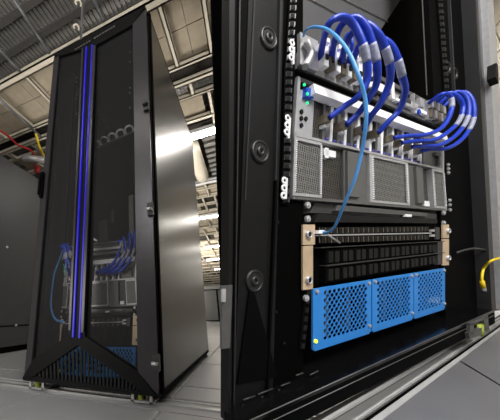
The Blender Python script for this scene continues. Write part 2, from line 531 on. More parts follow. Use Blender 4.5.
# ducting and cables over the left cabinet row
pxtube('cable', [(-4, 128), (8, 136), (18, 145), (30, 150), (35, 158), (35, 172)], 2.45, 0.012, 'red', 'thin red cable hanging below the struts above the grey cabinet at left', 'cable')
pxtube('cable', [(36, 134), (39, 145), (45, 158), (50, 164)], 2.5, 0.014, 'yellow', 'short yellow cable dropping beside the left edge of the tall rack', 'cable')
q = at_z(38, 168, 2.3)
tag(MBd().box(q - 0.02, q + 0.02).tube([q - (0, 0, 0.08), q], 0.02, 8).obj('alarm_box', 'red', at=tuple(q)), 'small red box under the ceiling beside the left edge of the tall rack', 'alarm')
q = at_z(34, 160, 2.35)
tag(MBd().tube([q + (-.1, -.1, 0), q + (.1, .1, .03)], 0.05, 10).obj('pipe_fitting', 'silver', at=tuple(q)), 'pale metal pipe fitting above the small red ceiling box', 'fitting')

# ---- cabinet at the left edge
XL = -1.18
lc = thing('equipment_cabinet', 'grey metal cabinet at the left edge with a dark band at its foot', 'cabinet', (XL - 0.3, 1.2, FZ))
MBd().box((XL - 0.7, 0.0, FZ + 0.06), (XL - 0.012, 3.6, 1.93)).obj('body', 'door', lc)
MBd().box((XL - 0.012, -0.05, FZ + 0.26), (XL, 3.65, 1.94)).obj('side_panel', 'cab', lc)
MBd().box((XL - 0.012, -0.05, FZ + 0.06), (XL + 0.002, 3.65, FZ + 0.245)).obj('lower_panel', 'cab', lc)
MBd().box((XL - 0.66, 0.0, FZ), (XL - 0.03, 3.55, FZ + 0.06)).obj('plinth', 'deep', lc)
for sx, sy in ((7, 247), (16, 325)):
    q = at_x(sx, sy, XL)
    MBd().tube([q - (0.004, 0, 0), q + (0.006, 0, 0)], 0.012, 10).obj('screw', 'silver', lc)
# ---- dark rack row far behind
fr_ = thing('server_rack', 'small dark rack far away between the tall rack and the open rack', 'server rack', (0.15, 8.4, FZ))
MBd().box((-0.6, 8.0, FZ + 0.04), (0.62, 9, 1.12)).obj('body', 'deep', fr_)
for i in range(2):
    MBd().box((-0.56 + 0.6 * i, 7.98, FZ + 0.08), (-0.02 + 0.6 * i, 8.0, 1.08)).obj('door', 'dgrey', fr_)
MBd().box((-0.6, 7.95, 1.12), (0.62, 9, 1.24)).obj('top_tray', 'mid', fr_)

# ================================================================== KIT of rack equipment
def scr_mesh(r=0.006, h=0.004, m='silver'):
    return MBd().cyl((0, 0, 0), r, h, 10).cyl((0, -h, 0), r * 0.5, 0.0015, 6).mesh('screw', m, raw=True)
SCREW = scr_mesh()
SCREW_S = scr_mesh(0.0045, 0.003)
KNOB = MBd().ring((0, 0, 0), 0.0050, 0.0088, h=0.006).cyl((0, 0, 0), 0.0050, 0.003, 12).mesh('knob', 'silver', raw=True)
KNOBC = MBd().cyl((0, -0.003, 0), 0.0049, 0.001, 12).mesh('knob_core', 'socket', raw=True)
NUT = MBd().ring((0, 0, 0), 0.0026, 0.0066, h=0.0015, n=14).mesh('nut', 'white', raw=True)
NUTC = MBd().cyl((0, 0, 0), 0.0027, 0.0006, 10).mesh('nut_core', 'socket', raw=True)
PORT = MBd().box((-0.0052, -0.0015, -0.0060), (0.0052, 0.0, 0.0060)).mesh('port', 'socket', raw=True)
PORT_RIM = MBd().box((-0.0100, -0.001, -0.0055), (-0.0078, 0, 0.0055)).mesh('port_rim', 'brass', raw=True)

def ctr(q): return sum(np.array(p) for p in q) / 4

def holed_sheet(q, nx, nz, r, d0, d1):
    """flat sheet in quad q with staggered hexagonal holes"""
    mb = MBd()
    TL, TR, BR, BL = [np.array(p, float) for p in q]
    def g(s, t):
        p = (TL * (1 - s) + TR * s) * (1 - t) + (BL * (1 - s) + BR * s) * t
        p = p.copy(); p[1] = d0; return p
    wx = np.linalg.norm(TR - TL) / (nx + 0.5)
    hz = np.linalg.norm(BL - TL) / nz
    for j in range(nz):
        t0, t1 = j / nz, (j + 1) / nz
        o = 0.5 if j % 2 else 0.0
        edges = [0.0] if o else []
        cells = [((i + o) / (nx + 0.5), (i + 1 + o) / (nx + 0.5)) for i in range(nx)]
        fill = [(0.0, 0.5 / (nx + 0.5))] if o else [(nx / (nx + 0.5), 1.0)]
        for a, b_ in fill:
            k = len(mb.v); mb.v += [tuple(g(a, t0)), tuple(g(b_, t0)), tuple(g(b_, t1)), tuple(g(a, t1))]
            mb.f.append((k, k + 1, k + 2, k + 3))
        for a, b_ in cells:
            c = g((a + b_) / 2, (t0 + t1) / 2)
            ou = [g(a, t0), g((a + b_) / 2, t0), g(b_, t0), g(b_, (t0 + t1) / 2), g(b_, t1), g((a + b_) / 2, t1), g(a, t1), g(a, (t0 + t1) / 2)]
            k = len(mb.v)
            mb.v += [tuple(p) for p in ou]
            for h in (0, 1):
                for i in range(8):
                    dv = ou[i] - c; dv[1] = 0
                    dv = dv / (np.linalg.norm(dv) + 1e-9)
                    pp = c + dv * r
                    mb.v.append((pp[0], d0 if h == 0 else d1, pp[2]))
            for i in range(8):
                i2 = (i + 1) % 8
                mb.f.append((k + i, k + i2, k + 8 + i2, k + 8 + i))
                mb.f.append((k + 8 + i, k + 8 + i2, k + 16 + i2, k + 16 + i))
    return mb

def hub(where): return ' in the open rack' if where == 'B' else ' inside the tall rack'

def kit(fr, wh):
    big = wh == 'B'
    loc = lambda q: tuple(fr(ctr(q)))
    H = hub(wh)
    # ---------------- blue perforated panel unit
    U = Q((313, 289), (445, 268), (445, 308), (313, 350))
    t = thing('fan_panel', 'sky blue perforated three-part panel low' + H, 'vent panel', loc(U))
    MBd().quad(sub(U, -0.01, 1, 0, 1), 0.03, 0.15).obj('body', 'deep', t, fr)
    fx = lambda x, y: (lb(x, y)[0] - U[3][0]) / (U[2][0] - U[3][0])
    s1_, s2_ = fx(371, 310), fx(413, 297)
    for a, b_ in ((0.0, s1_ - 0.004), (s1_ + 0.004, s2_ - 0.004), (s2_ + 0.004, 1.0)):
        seg = sub(U, a, b_, 0, 1)
        hl = 0.15 if a == 0 else 0.09
        hol = sub(seg, hl, 0.93, 0.06, 0.90)
        mb = MBd()
        for r_ in ((0, 1, 0, 0.06), (0, 1, 0.90, 1.0), (0, hl, 0.06, 0.90), (0.93, 1, 0.06, 0.90)):
            mb.quad(sub(seg, *r_), 0, 0.003)
        pn = mb.obj('panel', 'blue', t, fr)
        n = 10 if a == 0 else 9 if b_ < 1 else 7
        if not big: n = 6
        holed_sheet(hol, n, 13 if big else 8, 0.0050 if big else 0.0065, 0, 0.0012).obj('hole_field', 'blue', pn, fr)
        # bent lower lip
        MBd().quad(sub(seg, 0.03, 0.97, 0.99, 1.03), 0.0, 0.004).obj('lip', 'blue', pn, fr)
        if big:
            for sx, sz in ((0.05, 0.05), (0.95, 0.06), (0.96, 0.88)):
                place(SCREW, 'screw', [*sub(seg, sx, sx, sz, sz)[0][:1], 0, sub(seg, sx, sx, sz, sz)[0][2]], fr, pn, 0.65)
    for i in range(7 if big else 0):
        MBd().quad(sub(U, 0.1 + 0.13 * i, 0.12 + 0.13 * i, 0.1, 0.9), 0.012, 0.03).obj('inner_fin', 'mid', t, fr)
    p = lb(315, 341); MBd().cyl((p[0], 0, p[2]), 0.0035, 0.003).obj('status_light', 'glow_y', t, fr)
    # ---------------- dark module shelf under the switch
    U = Q((315, 244), (443, 239), (443, 265), (315, 288))
    t = thing('module_shelf', 'two rows of small dark modules' + H, 'equipment', loc(U))
    MBd().quad(U, 0.012, 0.15).obj('body', 'deep', t, fr)
    nm = 10
    for r_ in range(2):
        for i in range(nm):
            s0 = 0.06 + 0.085 * i
            q = sub(U, s0, s0 + 0.078, 0.14 + 0.42 * r_, 0.14 + 0.42 * r_ + 0.37)
            o = MBd().quad(q, 0.0, 0.012).obj('module', 'black', t, fr)
            if big:
                MBd().quad(sub(q, 0.1, 0.42, 0.15, 0.85), -0.003, 0).quad(sub(q, 0.55, 0.9, 0.15, 0.85), -0.003, 0).obj('latch', 'socket', o, fr)
    if big:
        MBd().quad(sub(U, 0.02, 1, 0.08, 0.10), -0.004, 0.012).quad(sub(U, 0.06, 1, 0.51, 0.535), -0.004, 0.012).obj('trim_strip', 'dgrey', t, fr)
        MBd().quad(sub(U, 0.93, 0.99, 0.1, 0.95), -0.002, 0.012).obj('end_block', 'dgrey', t, fr)
    # ---------------- network switch with beige ears
    U = Q((315, 227), (438, 226), (438, 240), (315, 244))
    t = thing('network_switch', 'black network switch with beige ears' + H, 'network switch', loc(U))
    MBd().quad(U, 0.0, 0.15).obj('body', 'deep', t, fr)
    MBd().quad(sub(U, 0.0, 0.91, 0.46, 0.54), -0.0025, 0).obj('centre_strip', 'silver', t, fr)
    np_ = 24 if big else 12
    for r_ in range(2):
        for i in range(np_):
            s0 = 0.02 + 0.86 * (i + 0.5) / np_ + (0.008 if i >= np_ / 2 else 0)
            c = sub(U, s0, s0, 0.22 + 0.56 * r_, 0.22 + 0.56 * r_)[0]
            c[1] = -0.0012
            o = place(PORT, 'port', c, fr, t, 1.0)
            rim = c.copy()
            place(PORT_RIM, 'port_rim', rim, fr, t, 1.0)
    MBd().quad(sub(U, 0.90, 0.945, 0.25, 0.40), -0.003, 0).quad(sub(U, 0.90, 0.945, 0.60, 0.75), -0.003, 0).obj('uplink_port', 'silver', t, fr)
    MBd().quad(sub(U, 0.955, 1.0, 0.1, 0.95), -0.003, 0).obj('end_panel', 'dgrey', t, fr)
    for px4 in (((303, 224.5), (315, 224.5), (315, 244.5), (303, 245)), ((303, 246), (313, 245.5), (313, 289), (303, 290)),
                ((443, 224.5), (449, 224.5), (449, 238), (443, 238)), ((443, 239), (449, 239), (449, 265), (443, 265.5))):
        MBd().quad(Q(*px4, dep=-0.003), -0.003, 0.0).obj('mounting_ear', 'beige', t, fr)
    for kx, ky in ((308, 234.5), (308, 280), (447.5, 231), (447.5, 258)):
        c = lb(kx, ky, -0.003)
        kn = place(KNOB, 'knob', c, fr, t, 0.85)
        place(KNOBC, 'knob_core', c, fr, t, 0.85)
    # ---------------- dark console drawer
    U = Q((318, 202), (440, 213.5), (440, 224), (308, 223.5))
    t = thing('console_drawer', 'thin black drawer above the switch' + H, 'drawer', loc(U))
    MBd().quad(sub(U, 0, 1, 0.0, 0.48), 0.006, 0.15).obj('body', 'dgrey', t, fr)
    MBd().quad(sub(U, 0.03, 0.97, 0.54, 0.93), 0.0, 0.15).obj('tray', 'socket', t, fr)
    MBd().quad(sub(U, 0.12, 0.86, 0.05, 0.35), 0.0, 0.008).obj('bezel', 'mid', t, fr)
    MBd().quad(sub(U, 0.64, 0.69, 0.30, 0.48), -0.003, 0.004).obj('name_plate', 'white', t, fr)
    for kx, ky in ((306.5, 205.5), (306.5, 219), (442.5, 213), (442.5, 223)):
        c = lb(kx, ky); c[1] = 0
        place(SCREW, 'screw', c, fr, t, 1.0)
    # ---------------- chassis
    TL, TR, MR, ML, BR, BL = [lb(*p) for p in ((297, 77), (443, 134), (443, 171), (293, 136), (446, 211), (291, 199))]
    U1, U2 = [TL, TR, MR, ML], [ML, MR, BR, BL]
    t = thing('blade_chassis', 'big silver chassis, cards above grey perforated bays,' + H, 'blade chassis', loc(U2))
    MBd().quad(sub(U1, 0, 1, 0, 1), 0.03, 0.16).obj('body', 'dgrey', t, fr)
    MBd().quad(U2, 0.012, 0.16).obj('lower_body', 'dgrey', t, fr)
    # frame lips
    MBd().quad(sub(U1, 0, 1, -0.02, 0.05), 0.0, 0.03).obj('top_flange', 'dgrey', t, fr)
    a, b_, c, d = sub(U1, 0.055, 0.985, 0.09, 0.27)
    a[1] = b_[1] = -0.009; c[1] = d[1] = -0.013
    MBd().poly_prism([a, b_, c, d], np.array((0, 0.014, -0.002))).obj('top_lip', 'lip', t, fr)
    MBd().quad(sub(U1, 0, 1, 0.955, 1.0), -0.002, 0.03).obj('middle_lip', 'silver', t, fr)
    MBd().quad(sub(U1, 0, 0.012, 0, 1), -0.002, 0.03).quad(sub(U2, 0, 0.012, 0, 1), -0.002, 0.012).obj('left_flange', 'silver', t, fr)
    MBd().quad(sub(U1, 0.985, 1, 0, 1), -0.002, 0.03).quad(sub(U2, 0.985, 1, 0, 1), -0.002, 0.012).obj('right_flange', 'silver', t, fr)
    MBd().quad(sub(U2, 0, 1, 0.95, 1.0), -0.002, 0.012).obj('bottom_lip', 'grey', t, fr)
    # fan bays
    Cx = lambda x: max(0, min(1, S_of(x)))
    def S_of(x):      # pixel column at the row middle -> fraction along the row
        p = lb(x, 170 + (x - 293) * 0.13)
        return (p[0] - ML[0]) / (MR[0] - ML[0])
    for a, b_ in ((293.5, 322), (368.5, 407), (431, 443)):
        s0, s1 = Cx(a), Cx(b_)
        q = sub(U2, s0, s1, 0.02, 0.95)
        o = MBd().quad(sub(q, 0.06, 0.94, 0.05, 0.95), 0.0, 0.012).obj('fan_mesh', 'perf', t, fr)
        mb = MBd()
        for r_ in ((0, 1, 0, 0.05), (0, 1, 0.95, 1), (0, 0.06, 0.05, 0.95), (0.94, 1, 0.05, 0.95)): mb.quad(sub(q, *r_), -0.003, 0.012)
        mb.obj('mesh_frame', 'silver', o, fr)
        if big:
            mb = MBd()
            for k in range(24):
                for e in (0.045, 0.925):
                    mb.quad(sub(q, e, e + 0.035, 0.06 + k * 0.037, 0.078 + k * 0.037), -0.0045, -0.002)
            tag(mb.obj('frame_teeth', 'white', o, fr), kind='stuff')
    q = sub(U2, Cx(323), Cx(345), 0.02, 0.95)
    o = MBd().quad(q, 0.006, 0.012).obj('empty_bay', 'vent', t, fr)
    MBd().quad(sub(q, 0.1, 0.62, 0.08, 0.20), 0.0, 0.006).quad(sub(q, 0.15, 0.3, 0.05, 0.24), 0.0, 0.006).obj('bracket', 'white', o, fr)
    for a, b_, ga, gb in ((345.5, 368, 0.06, 0.55), (407.5, 422, 0.5, 0.95)):
        q = sub(U2, Cx(a), Cx(b_), 0.02, 0.95)
        o = MBd().quad(q, 0.002, 0.012).obj('filler_panel', 'grey', t, fr)
        MBd().quad(sub(q, ga, gb, 0.04, 0.92), -0.003, 0.002).obj('raised_plate', 'grey', o, fr)
        MBd().quad(sub(q, gb, gb + 0.05, 0.04, 0.92), -0.001, 0.002).obj('groove', 'socket', o, fr)
    q = sub(U2, Cx(422), Cx(430.5), 0.02, 0.95)
    o = MBd().quad(q, 0.007, 0.012).obj('dark_slot', 'vent', t, fr)
    MBd().quad(sub(q, 0.1, 0.7, 0.84, 0.97), 0, 0.007).obj('latch', 'white', o, fr)
    # card cage, left control panel
    def U1S(x): 
        p = lb(x, 110 + (x - 297) * 0.33)
        return (p[0] - ML[0]) / (MR[0] - ML[0])
    q = sub(U1, 0.015, U1S(312), 0.17, 0.955)
    cp = MBd().quad(q, 0.002, 0.03).obj('control_panel', 'silver', t, fr)
    MBd().quad(sub(q, 0.25, 0.72, -0.02, 0.17), -0.005, 0.003).obj('display', 'glow_b', cp, fr)
    for px_, py_ in ((304, 96), (304, 105), (301, 87)):
        c = lb(px_, py_); MBd().cyl((c[0], -0.005, c[2]), 0.0025, 0.002).obj('green_light', 'glow_g', cp, fr)
    for px_, py_ in ((302, 111.5), (302, 118), (306.5, 118.5), (302, 125)):
        c = lb(px_, py_); MBd().cyl((c[0], 0.002, c[2]), 0.0042, 0.002).obj('jack', 'socket', cp, fr)
    q = sub(U1, U1S(312.5), U1S(320), 0.19, 0.955)
    MBd().quad(q, 0.004, 0.03).obj('vent_card', 'vent', t, fr)
    s0, s1 = U1S(321), U1S(424)
    n = 18
    for i in range(n):
        a = s0 + (s1 - s0) * i / n
        b_ = s0 + (s1 - s0) * (i + 1) / n
        q = sub(U1, a, b_, 0.27, 0.955)
        cd_ = MBd().quad(sub(q, 0.0, 0.36, 0, 1), 0.0, 0.03).obj('card', 'white' if i % 2 else 'grey', t, fr)
        if big:
            MBd().quad(sub(q, 0.40, 0.97, 0.02, 1), 0.014, 0.03).obj('card_body', 'dgrey' if i % 2 else 'socket', cd_, fr)
            MBd().quad(sub(q, 0.45, 0.92, 0.55, 0.82), 0.008, 0.014).obj('socket', 'socket', cd_, fr)
            MBd().quad(sub(q, 0.40, 0.92, 0.10, 0.40), 0.004, 0.014).obj('cage', 'brass', cd_, fr)
            MBd().quad(sub(q, 0.35, 0.75, 0.925, 0.975), -0.002, 0.012).obj('ejector', 'bluemark', cd_, fr)
    q = sub(U1, U1S(424.5), 0.985, 0.18, 0.955)
    o = MBd().quad(q, 0.003, 0.03).obj('end_panel', 'grey', t, fr)
    MBd().quad(sub(q, 0.5, 0.8, 0.5, 0.62), -0.004, 0.003).quad(sub(q, 0.7, 0.82, 0.6, 0.9), -0.003, 0.003).obj('latch', 'dgrey', o, fr)
    # ---------------- upper shelf device with connectors
    U = Q((297, 34), (440, 109), (441, 129), (297, 68))
    t = thing('patch_shelf', 'silver shelf of metal connectors, topmost equipment' + H, 'equipment', loc(U))
    MBd().quad(sub(U, 0, 1, 0.06, 1), 0.02, 0.15).obj('body', 'dgrey', t, fr)
    MBd().quad(sub(U, 0, 0.30, 0.55, 1), 0.0, 0.02).obj('left_face', 'silver', t, fr)
    MBd().quad(sub(U, 0.30, 1, -0.04, 0.12), -0.002, 0.02).quad(sub(U, 0.30, 1, 0.24, 0.36), 0.0, 0.02).obj('upper_rail', 'mid', t, fr)
    MBd().quad(sub(U, 0.30, 0.86, 0.42, 0.62), -0.004, 0.02).obj('middle_rail', 'silver', t, fr)
    MBd().quad(sub(U, 0.30, 0.9, 0.78, 0.98), -0.002, 0.02).obj('lower_rail', 'grey', t, fr)
    MBd().quad(sub(U, 0.0, 1.0, 1.0, 1.06), -0.002, 0.04).obj('bottom_edge', 'socket', t, fr)
    # curved left bracket
    q = sub(U, 0.0, 0.085, 0.02, 0.95)
    MBd().quad(q, -0.006, 0.0).obj('bracket', 'silver', t, fr)
    a, c, e = lb(306, 42, -0.012), lb(311, 54, -0.014), lb(305, 67, -0.012)
    MBd().tube(smooth([a, c, e], 6), 0.006, 8).obj('handle', 'silver', t, fr)
    for i in range(9 if big else 5):
        s0 = 0.10 + 0.032 * i if big else 0.1 + 0.05 * i
        q = sub(U, s0, s0 + (0.022 if big else 0.035), 0.08, 0.78)
        o = MBd().quad(q, -0.012, 0.02).obj('connector', 'brass' if i % 2 else 'white', t, fr)
        if big:
            MBd().quad(sub(q, 0.1, 0.8, -0.14, 0.04), -0.016, 0.0).obj('connector_tip', 'white', o, fr)
            MBd().quad(sub(q, 0.2, 0.8, 0.5, 0.72), -0.0135, -0.012).obj('slot', 'socket', o, fr)
    if big:
        for s0, s1, t0, t1, m_ in ((0.42, 0.50, 0.40, 0.70, 'white'), (0.50, 0.52, 0.15, 0.65, 'dgrey'), (0.56, 0.60, 0.66, 0.76, 'white'), (0.76, 0.80, 0.15, 0.5, 'silver'), (0.34, 0.38, 0.2, 0.45, 'white'), (0.83, 0.845, 0.3, 0.95, 'silver'), (0.53, 0.55, 0.1, 0.75, 'white'), (0.60, 0.68, 0.46, 0.62, 'dgrey'), (0.71, 0.715, 0.1, 0.9, 'silver'),
                                   (0.345, 0.40, 0.66, 0.84, 'dgrey'), (0.42, 0.44, 0.72, 0.84, 'socket'), (0.46, 0.48, 0.72, 0.84, 'socket'), (0.75, 0.82, 0.65, 0.80, 'white'), (0.59, 0.61, 0.66, 0.78, 'socket'), (0.64, 0.70, 0.66, 0.78, 'silver')):
            MBd().quad(sub(U, s0, s1, t0, t1), -0.008, 0.0).obj('detail_plate', m_, t, fr)
        c = lb(413.5, 114); MBd().cyl((c[0], -0.008, c[2]), 0.006, 0.003).obj('blue_light', 'glow_b', t, fr)
    for r_ in range(2):
        for i in range(5 if big else 3):
            s0 = 0.835 + (0.030 if big else 0.05) * i
            q = sub(U, s0, s0 + (0.022 if big else 0.03), 0.10 + 0.42 * r_, 0.45 + 0.42 * r_)
            MBd().quad(q, -0.014, 0.02).obj('connector', 'brass' if (i + r_) % 2 else 'silver', t, fr)
    # ---------------- cables
    R_ = 0.0053 if big else 0.0092
    where = '' 
    paths = [
        ('leftmost thick blue cable of the left bunch', [(320, 62, 0), (323, 42, -.02), (329, 24, -.045), (341, 17, -.055), (353, 24, -.06), (362, 42, -.065), (367, 62, -.065), (367, 80, -.06), (359, 96, -.05), (345, 106, -.03), (329, 118, -.012)], 0.52),
        ('second blue cable from the left in the left bunch', [(331, 66, 0), (333, 47, -.02), (341, 26, -.045), (354, 18, -.06), (365, 26, -.068), (372, 44, -.07), (377, 65, -.07), (376, 85, -.06), (367, 101, -.045), (358, 114, -.025), (346, 125, -.012)], 0.5),
        ('third blue cable from the left in the left bunch', [(341, 70, 0), (343, 54, -.02), (350, 36, -.045), (364, 24, -.06), (377, 33, -.07), (385, 48, -.072), (390, 66, -.07), (389, 84, -.06), (380, 104, -.045), (371, 116, -.03), (363, 130, -.012)], 0.5),
        ('rightmost blue cable of the left bunch', [(349, 74, 0), (354, 58, -.02), (362, 42, -.04), (376, 38, -.055), (389, 44, -.065), (397, 58, -.068), (402, 76, -.066), (405, 92, -.055), (399, 110, -.04), (389, 121, -.028), (378, 133, -.012)], 0.52),
        ('thin shadowed blue loop behind the left bunch', [(336, 68, .0), (342, 48, -.01), (348, 34, -.02), (352, 44, -.025), (349, 58, -.015), (345, 72, 0.0)], None),
        ('innermost blue cable of the right bunch', [(426, 106, 0), (434, 99, -.02), (443, 94, -.035), (450, 96, -.04), (452, 106, -.042), (448, 119, -.042), (440, 129, -.038), (425, 135, -.03), (408, 136, -.02), (393, 138, -.012)], 0.36),
        ('blue cable of the right bunch just outside the innermost', [(430, 108, 0), (440, 98, -.02), (450, 93, -.035), (459, 98, -.045), (463, 108, -.048), (459, 121, -.046), (448, 132, -.04), (434, 140, -.032), (416, 141, -.022), (401, 143, -.012)], 0.5),
        ('blue cable of the right bunch just inside the outermost', [(434, 110, 0), (446, 98, -.02), (457, 92, -.035), (466, 97, -.046), (469, 109, -.05), (466, 122, -.048), (455, 136, -.042), (440, 145, -.034), (424, 146, -.022), (411, 147, -.012)], 0.5),
        ('outermost blue cable of the right bunch', [(438, 112, 0), (452, 99, -.02), (463, 92, -.035), (471, 98, -.046), (474, 110, -.05), (472, 124, -.048), (462, 139, -.042), (448, 148, -.034), (434, 149, -.022), (421, 151, -.012)], 0.5),
    ]
    for lab, pts, tg in paths:
        L = [lb(*p) for p in pts]
        sm_ = smooth(L, 7)
        r0 = R_ * (0.6 if tg is None else 1) * (0.85 if 'right bunch' in lab else 1)
        cb = thing('cable', lab + (', open rack' if big else ', tall rack'), 'cable', tuple(fr(L[-1])), 'blue cables of the open rack' if big else 'blue cables of the tall rack')
        MBd().tube(sm_, r0, 12 if big else 8).obj('cord', 'cable', cb, fr)
        if tg:
            i0 = int(tg * len(sm_))
            MBd().tube(sm_[i0:i0 + 7], r0 * 1.07, 12).obj('cable_label', 'tag', cb, fr)
            MBd().quad([L[-1] + (-r0 * 1.1, 0, r0 * 1.6), L[-1] + (r0 * 1.1, 0, r0 * 1.6), L[-1] + (r0 * 1.1, 0, -r0 * 1.3), L[-1] + (-r0 * 1.1, 0, -r0 * 1.3)], -0.012, 0.015).obj('plug', 'brass', cb, fr)
            MBd().quad([L[-1] + (-r0 * 0.6, 0, -r0 * 1.5), L[-1] + (r0 * 0.5, 0, -r0 * 1.5), L[-1] + (r0 * 0.5, 0, -r0 * 2.6), L[-1] + (-r0 * 0.6, 0, -r0 * 2.6)], -0.006, 0.015).obj('pull_tab', 'white', cb, fr)
    pts = [(303.5, 36, -.01), (306, 30, -.02), (314, 27, -.04), (326, 29, -.06), (338, 38, -.085), (349, 53, -.10), (358, 74, -.11), (365, 98, -.112), (366, 122, -.11), (362, 150, -.10), (355, 178, -.09), (343, 207, -.07), (335, 226, -.045), (328, 232, -.02), (321, 232, -.006)]
    if not big: pts = [(303.5, 36, -.01), (301, 60, -.02), (297, 90, -.03), (294, 120, -.03), (293, 150, -.03), (297, 190, -.03), (306, 222, -.02), (321, 232, -.006)]
    L = [lb(*p) for p in pts]
    cb = thing('patch_cable', 'thin light blue cable running down to the switch' + (', open rack' if big else ', tall rack'), 'cable', tuple(fr(L[-1])))
    MBd().tube(smooth(L, 8), 0.0021 if big else 0.0055, 10).obj('cord', 'lcable', cb, fr)
    e = L[-1]
    MBd().quad([e + (-.014, 0, .003), e + (.004, 0, .003), e + (.004, 0, -.003), e + (-.014, 0, -.003)], -0.010, 0.0).obj('plug', 'white', cb, fr)
    if big:
        a, b_ = lb(328, 235, -.01), lb(340, 243, -.012)
        MBd().tube([a, b_], 0.0016, 6).obj('tail', 'silver', cb, fr)

kit(B, 'B')
kit(KA, 'A')

# ================================================================== OPEN RACK (right)
t = thing('server_rack', 'open black rack filling the right side, equipment and blue cables showing', 'server rack', tuple(B((0.3, 0.0, -0.08))))
# left plate with folded ridges
TLx = [(221, -14), (222, -14)]
def Bq(px, d0, d1, name, m, par=t, dep=None):
    dep = d0 if dep is None else dep
    P = [lb(x, y, dep) for x, y in px]
    if len(P) == 4 and px[0][1] <= -12:      # runs on up to the cabinet roof
        for i, j in ((0, 3), (1, 2)):
            d_ = P[i] - P[j]
            P[i] = P[j] + d_ * ((ZR - P[j][2]) / d_[2])
    return MBd().quad(P, d0, d1).obj(name, m, par, B)
ZR = 1.42
lp = Bq([(249, -12), (284, -12), (272, 424), (233, 424)], 0.0, 0.006, 'side_plate', 'plate')
Bq([(229.5, -12), (235, -12), (231, 424), (228.5, 424)], -0.012, 0.005, 'frame_post', 'plate')
Bq([(233.5, -12), (237, -12), (231, 424), (228, 424)], -0.004, 0.006, 'fold', 'black')
Bq([(237, -12), (249, -12), (233, 424), (231, 424)], 0.002, 0.006, 'fold_valley', 'black')
Bq([(239.5, -12), (241, -12), (234.5, 424), (233.5, 424)], -0.002, 0.004, 'fold', 'edge')
Bq([(254.5, -12), (256, -12), (246, 200), (244.8, 200)], -0.002, 0.0, 'fold', 'edge')
Bq([(280.5, -12), (283, -12), (276.5, 180), (275.5, 180)], -0.005, 0.0, 'fold', 'edge')
Bq([(276, 180), (278, 180), (267.5, 424), (266, 424)], -0.005, 0.0, 'fold', 'black')
gi = 0
for gx_, gy_ in ((268, 39), (259.5, 152), (254, 281)):
    c = lb(gx_, gy_); c[1] = 0
    r_ = 0.019 if gi < 2 else 0.0185
    MBd().ring(c, r_ * 0.72, r_, h=0.004).obj('cable_grommet', 'rubber', lp, B)
    MBd().cyl(c, r_ * 0.72, 0.0025, 20).ring(c + (0, -.0025, 0), r_ * 0.12, r_ * 0.45, h=0.003).obj('grommet_cap', 'rubber', lp, B)
    gi += 1
# lower brace
MBd().quad([lb(248, 292), lb(253, 292), lb(276, 376), lb(236, 384)], -0.003, 0).obj('gusset', 'black', lp, B)
for a in ((248.5, 355), (278, 222), (276, 312), (284, 343)):
    c = lb(*a); MBd().cyl((c[0], 0, c[2]), 0.0025, 0.001, 8).obj('small_hole', 'socket', lp, B)
# strip between plate and rail, rails with square holes
Bq([(284, -12), (303, -12), (303, 424), (272, 424)], 0.004, 0.012, 'rail_backing', 'deep')
def rail(cx0, cx1, y0, y1, n, nm, w_px, m='black', hole='socket', rim=False, hm='mid'):
    q = [lb(cx0 - w_px, y0), lb(cx0 + w_px, y0), lb(cx1 + w_px, y1), lb(cx1 - w_px, y1)]
    r_ = MBd().quad(q, 0.0, 0.004).obj(nm, m, t, B)
    for i in range(n):
        a = (i + 0.22) / n
        if rim: MBd().quad(sub(q, 0.15, 0.95, a, a + 0.56 / n), -0.0012, 0.0).obj('hole_rim', hm, r_, B)
        MBd().quad(sub(q, 0.2, 0.75, a + 0.06 / n, a + 0.56 / n), -0.002, 0.0).obj('rail_hole', hole, r_, B)
rail(293.2, 289, -4, 62, 8, 'mounting_rail', 3.6, rim=True, hm='silver')
rail(288.6, 285.5, 62, 204, 17, 'mounting_rail', 3.8, rim=True)
rail(308.5, 302, 288, 350, 7, 'mounting_rail', 3.0)
for x, y in ((290.8, 44), (290.2, 51), (289.8, 58.5), (286.5, 119), (286, 126), (285.4, 133), (283.2, 181), (282.7, 188.5), (282.2, 196)):
    c = lb(x, y); c[1] = -0.002
    place(NUT, 'nut', c, B, t, 1.0)
    place(NUTC, 'nut_core', c, B, t, 1.0)
for (xa, ya, xb, yb) in ((294.5, 47, 293.6, 64), (290.5, 118, 289, 138), (287.2, 178, 286, 199)):
    Bq([(xa - .8, ya), (xa + .8, ya), (xb + .8, yb), (xb - .8, yb)], -0.004, 0.0, 'nut_plate', 'white')
for x, y in ((447.3, 165), (447.5, 169), (447.6, 173), (448.8, 200.5), (449, 205), (449.2, 210)):
    c = lb(x, y); c[1] = 0
    place(SCREW_S, 'screw', c, B, t, 1.0)
c = lb(305, 298); place(SCREW, 'screw', (c[0], 0, c[2]), B, t, 1.0)
# right side: rails, plate, door frame
rp = Bq([(428, -12), (476, -12), (494.5, 312), (446, 322)], 0.004, 0.012, 'side_plate', 'black')
rail(439.5, 447, -4, 96, 16, 'mounting_rail', 2.2, rim=True, hm='dgrey')
Bq([(421.6, -12), (422.3, -12), (427.5, 95), (426.9, 95)], 0.0, 0.001, 'rail_edge', 'mid')
Bq([(449.2, -12), (450.2, -12), (456, 95), (455, 95)], -0.001, 0.005, 'fold', 'edge')
for gx_, gy_ in ((449, 67), (456, 73)):
    c = lb(gx_, gy_); c[1] = 0.004
    MBd().ring(c, 0.012, 0.018, h=0.004).obj('cable_grommet', 'rubber', rp, B)
Bq([(475, -12), (477, -12), (496, 310), (492, 310)], -0.022, 0.01, 'frame_edge', 'edge')
Bq([(477.2, -12), (486.2, -12), (500, 220), (503.5, 310), (494, 311)], -0.018, 0.01, 'door_frame', 'bevel')
Bq([(486.6, -12), (492.5, -12), (516, 310), (503, 310)], -0.03, -0.015, 'door_edge', 'silver')
c = lb(489, 78, -0.03)
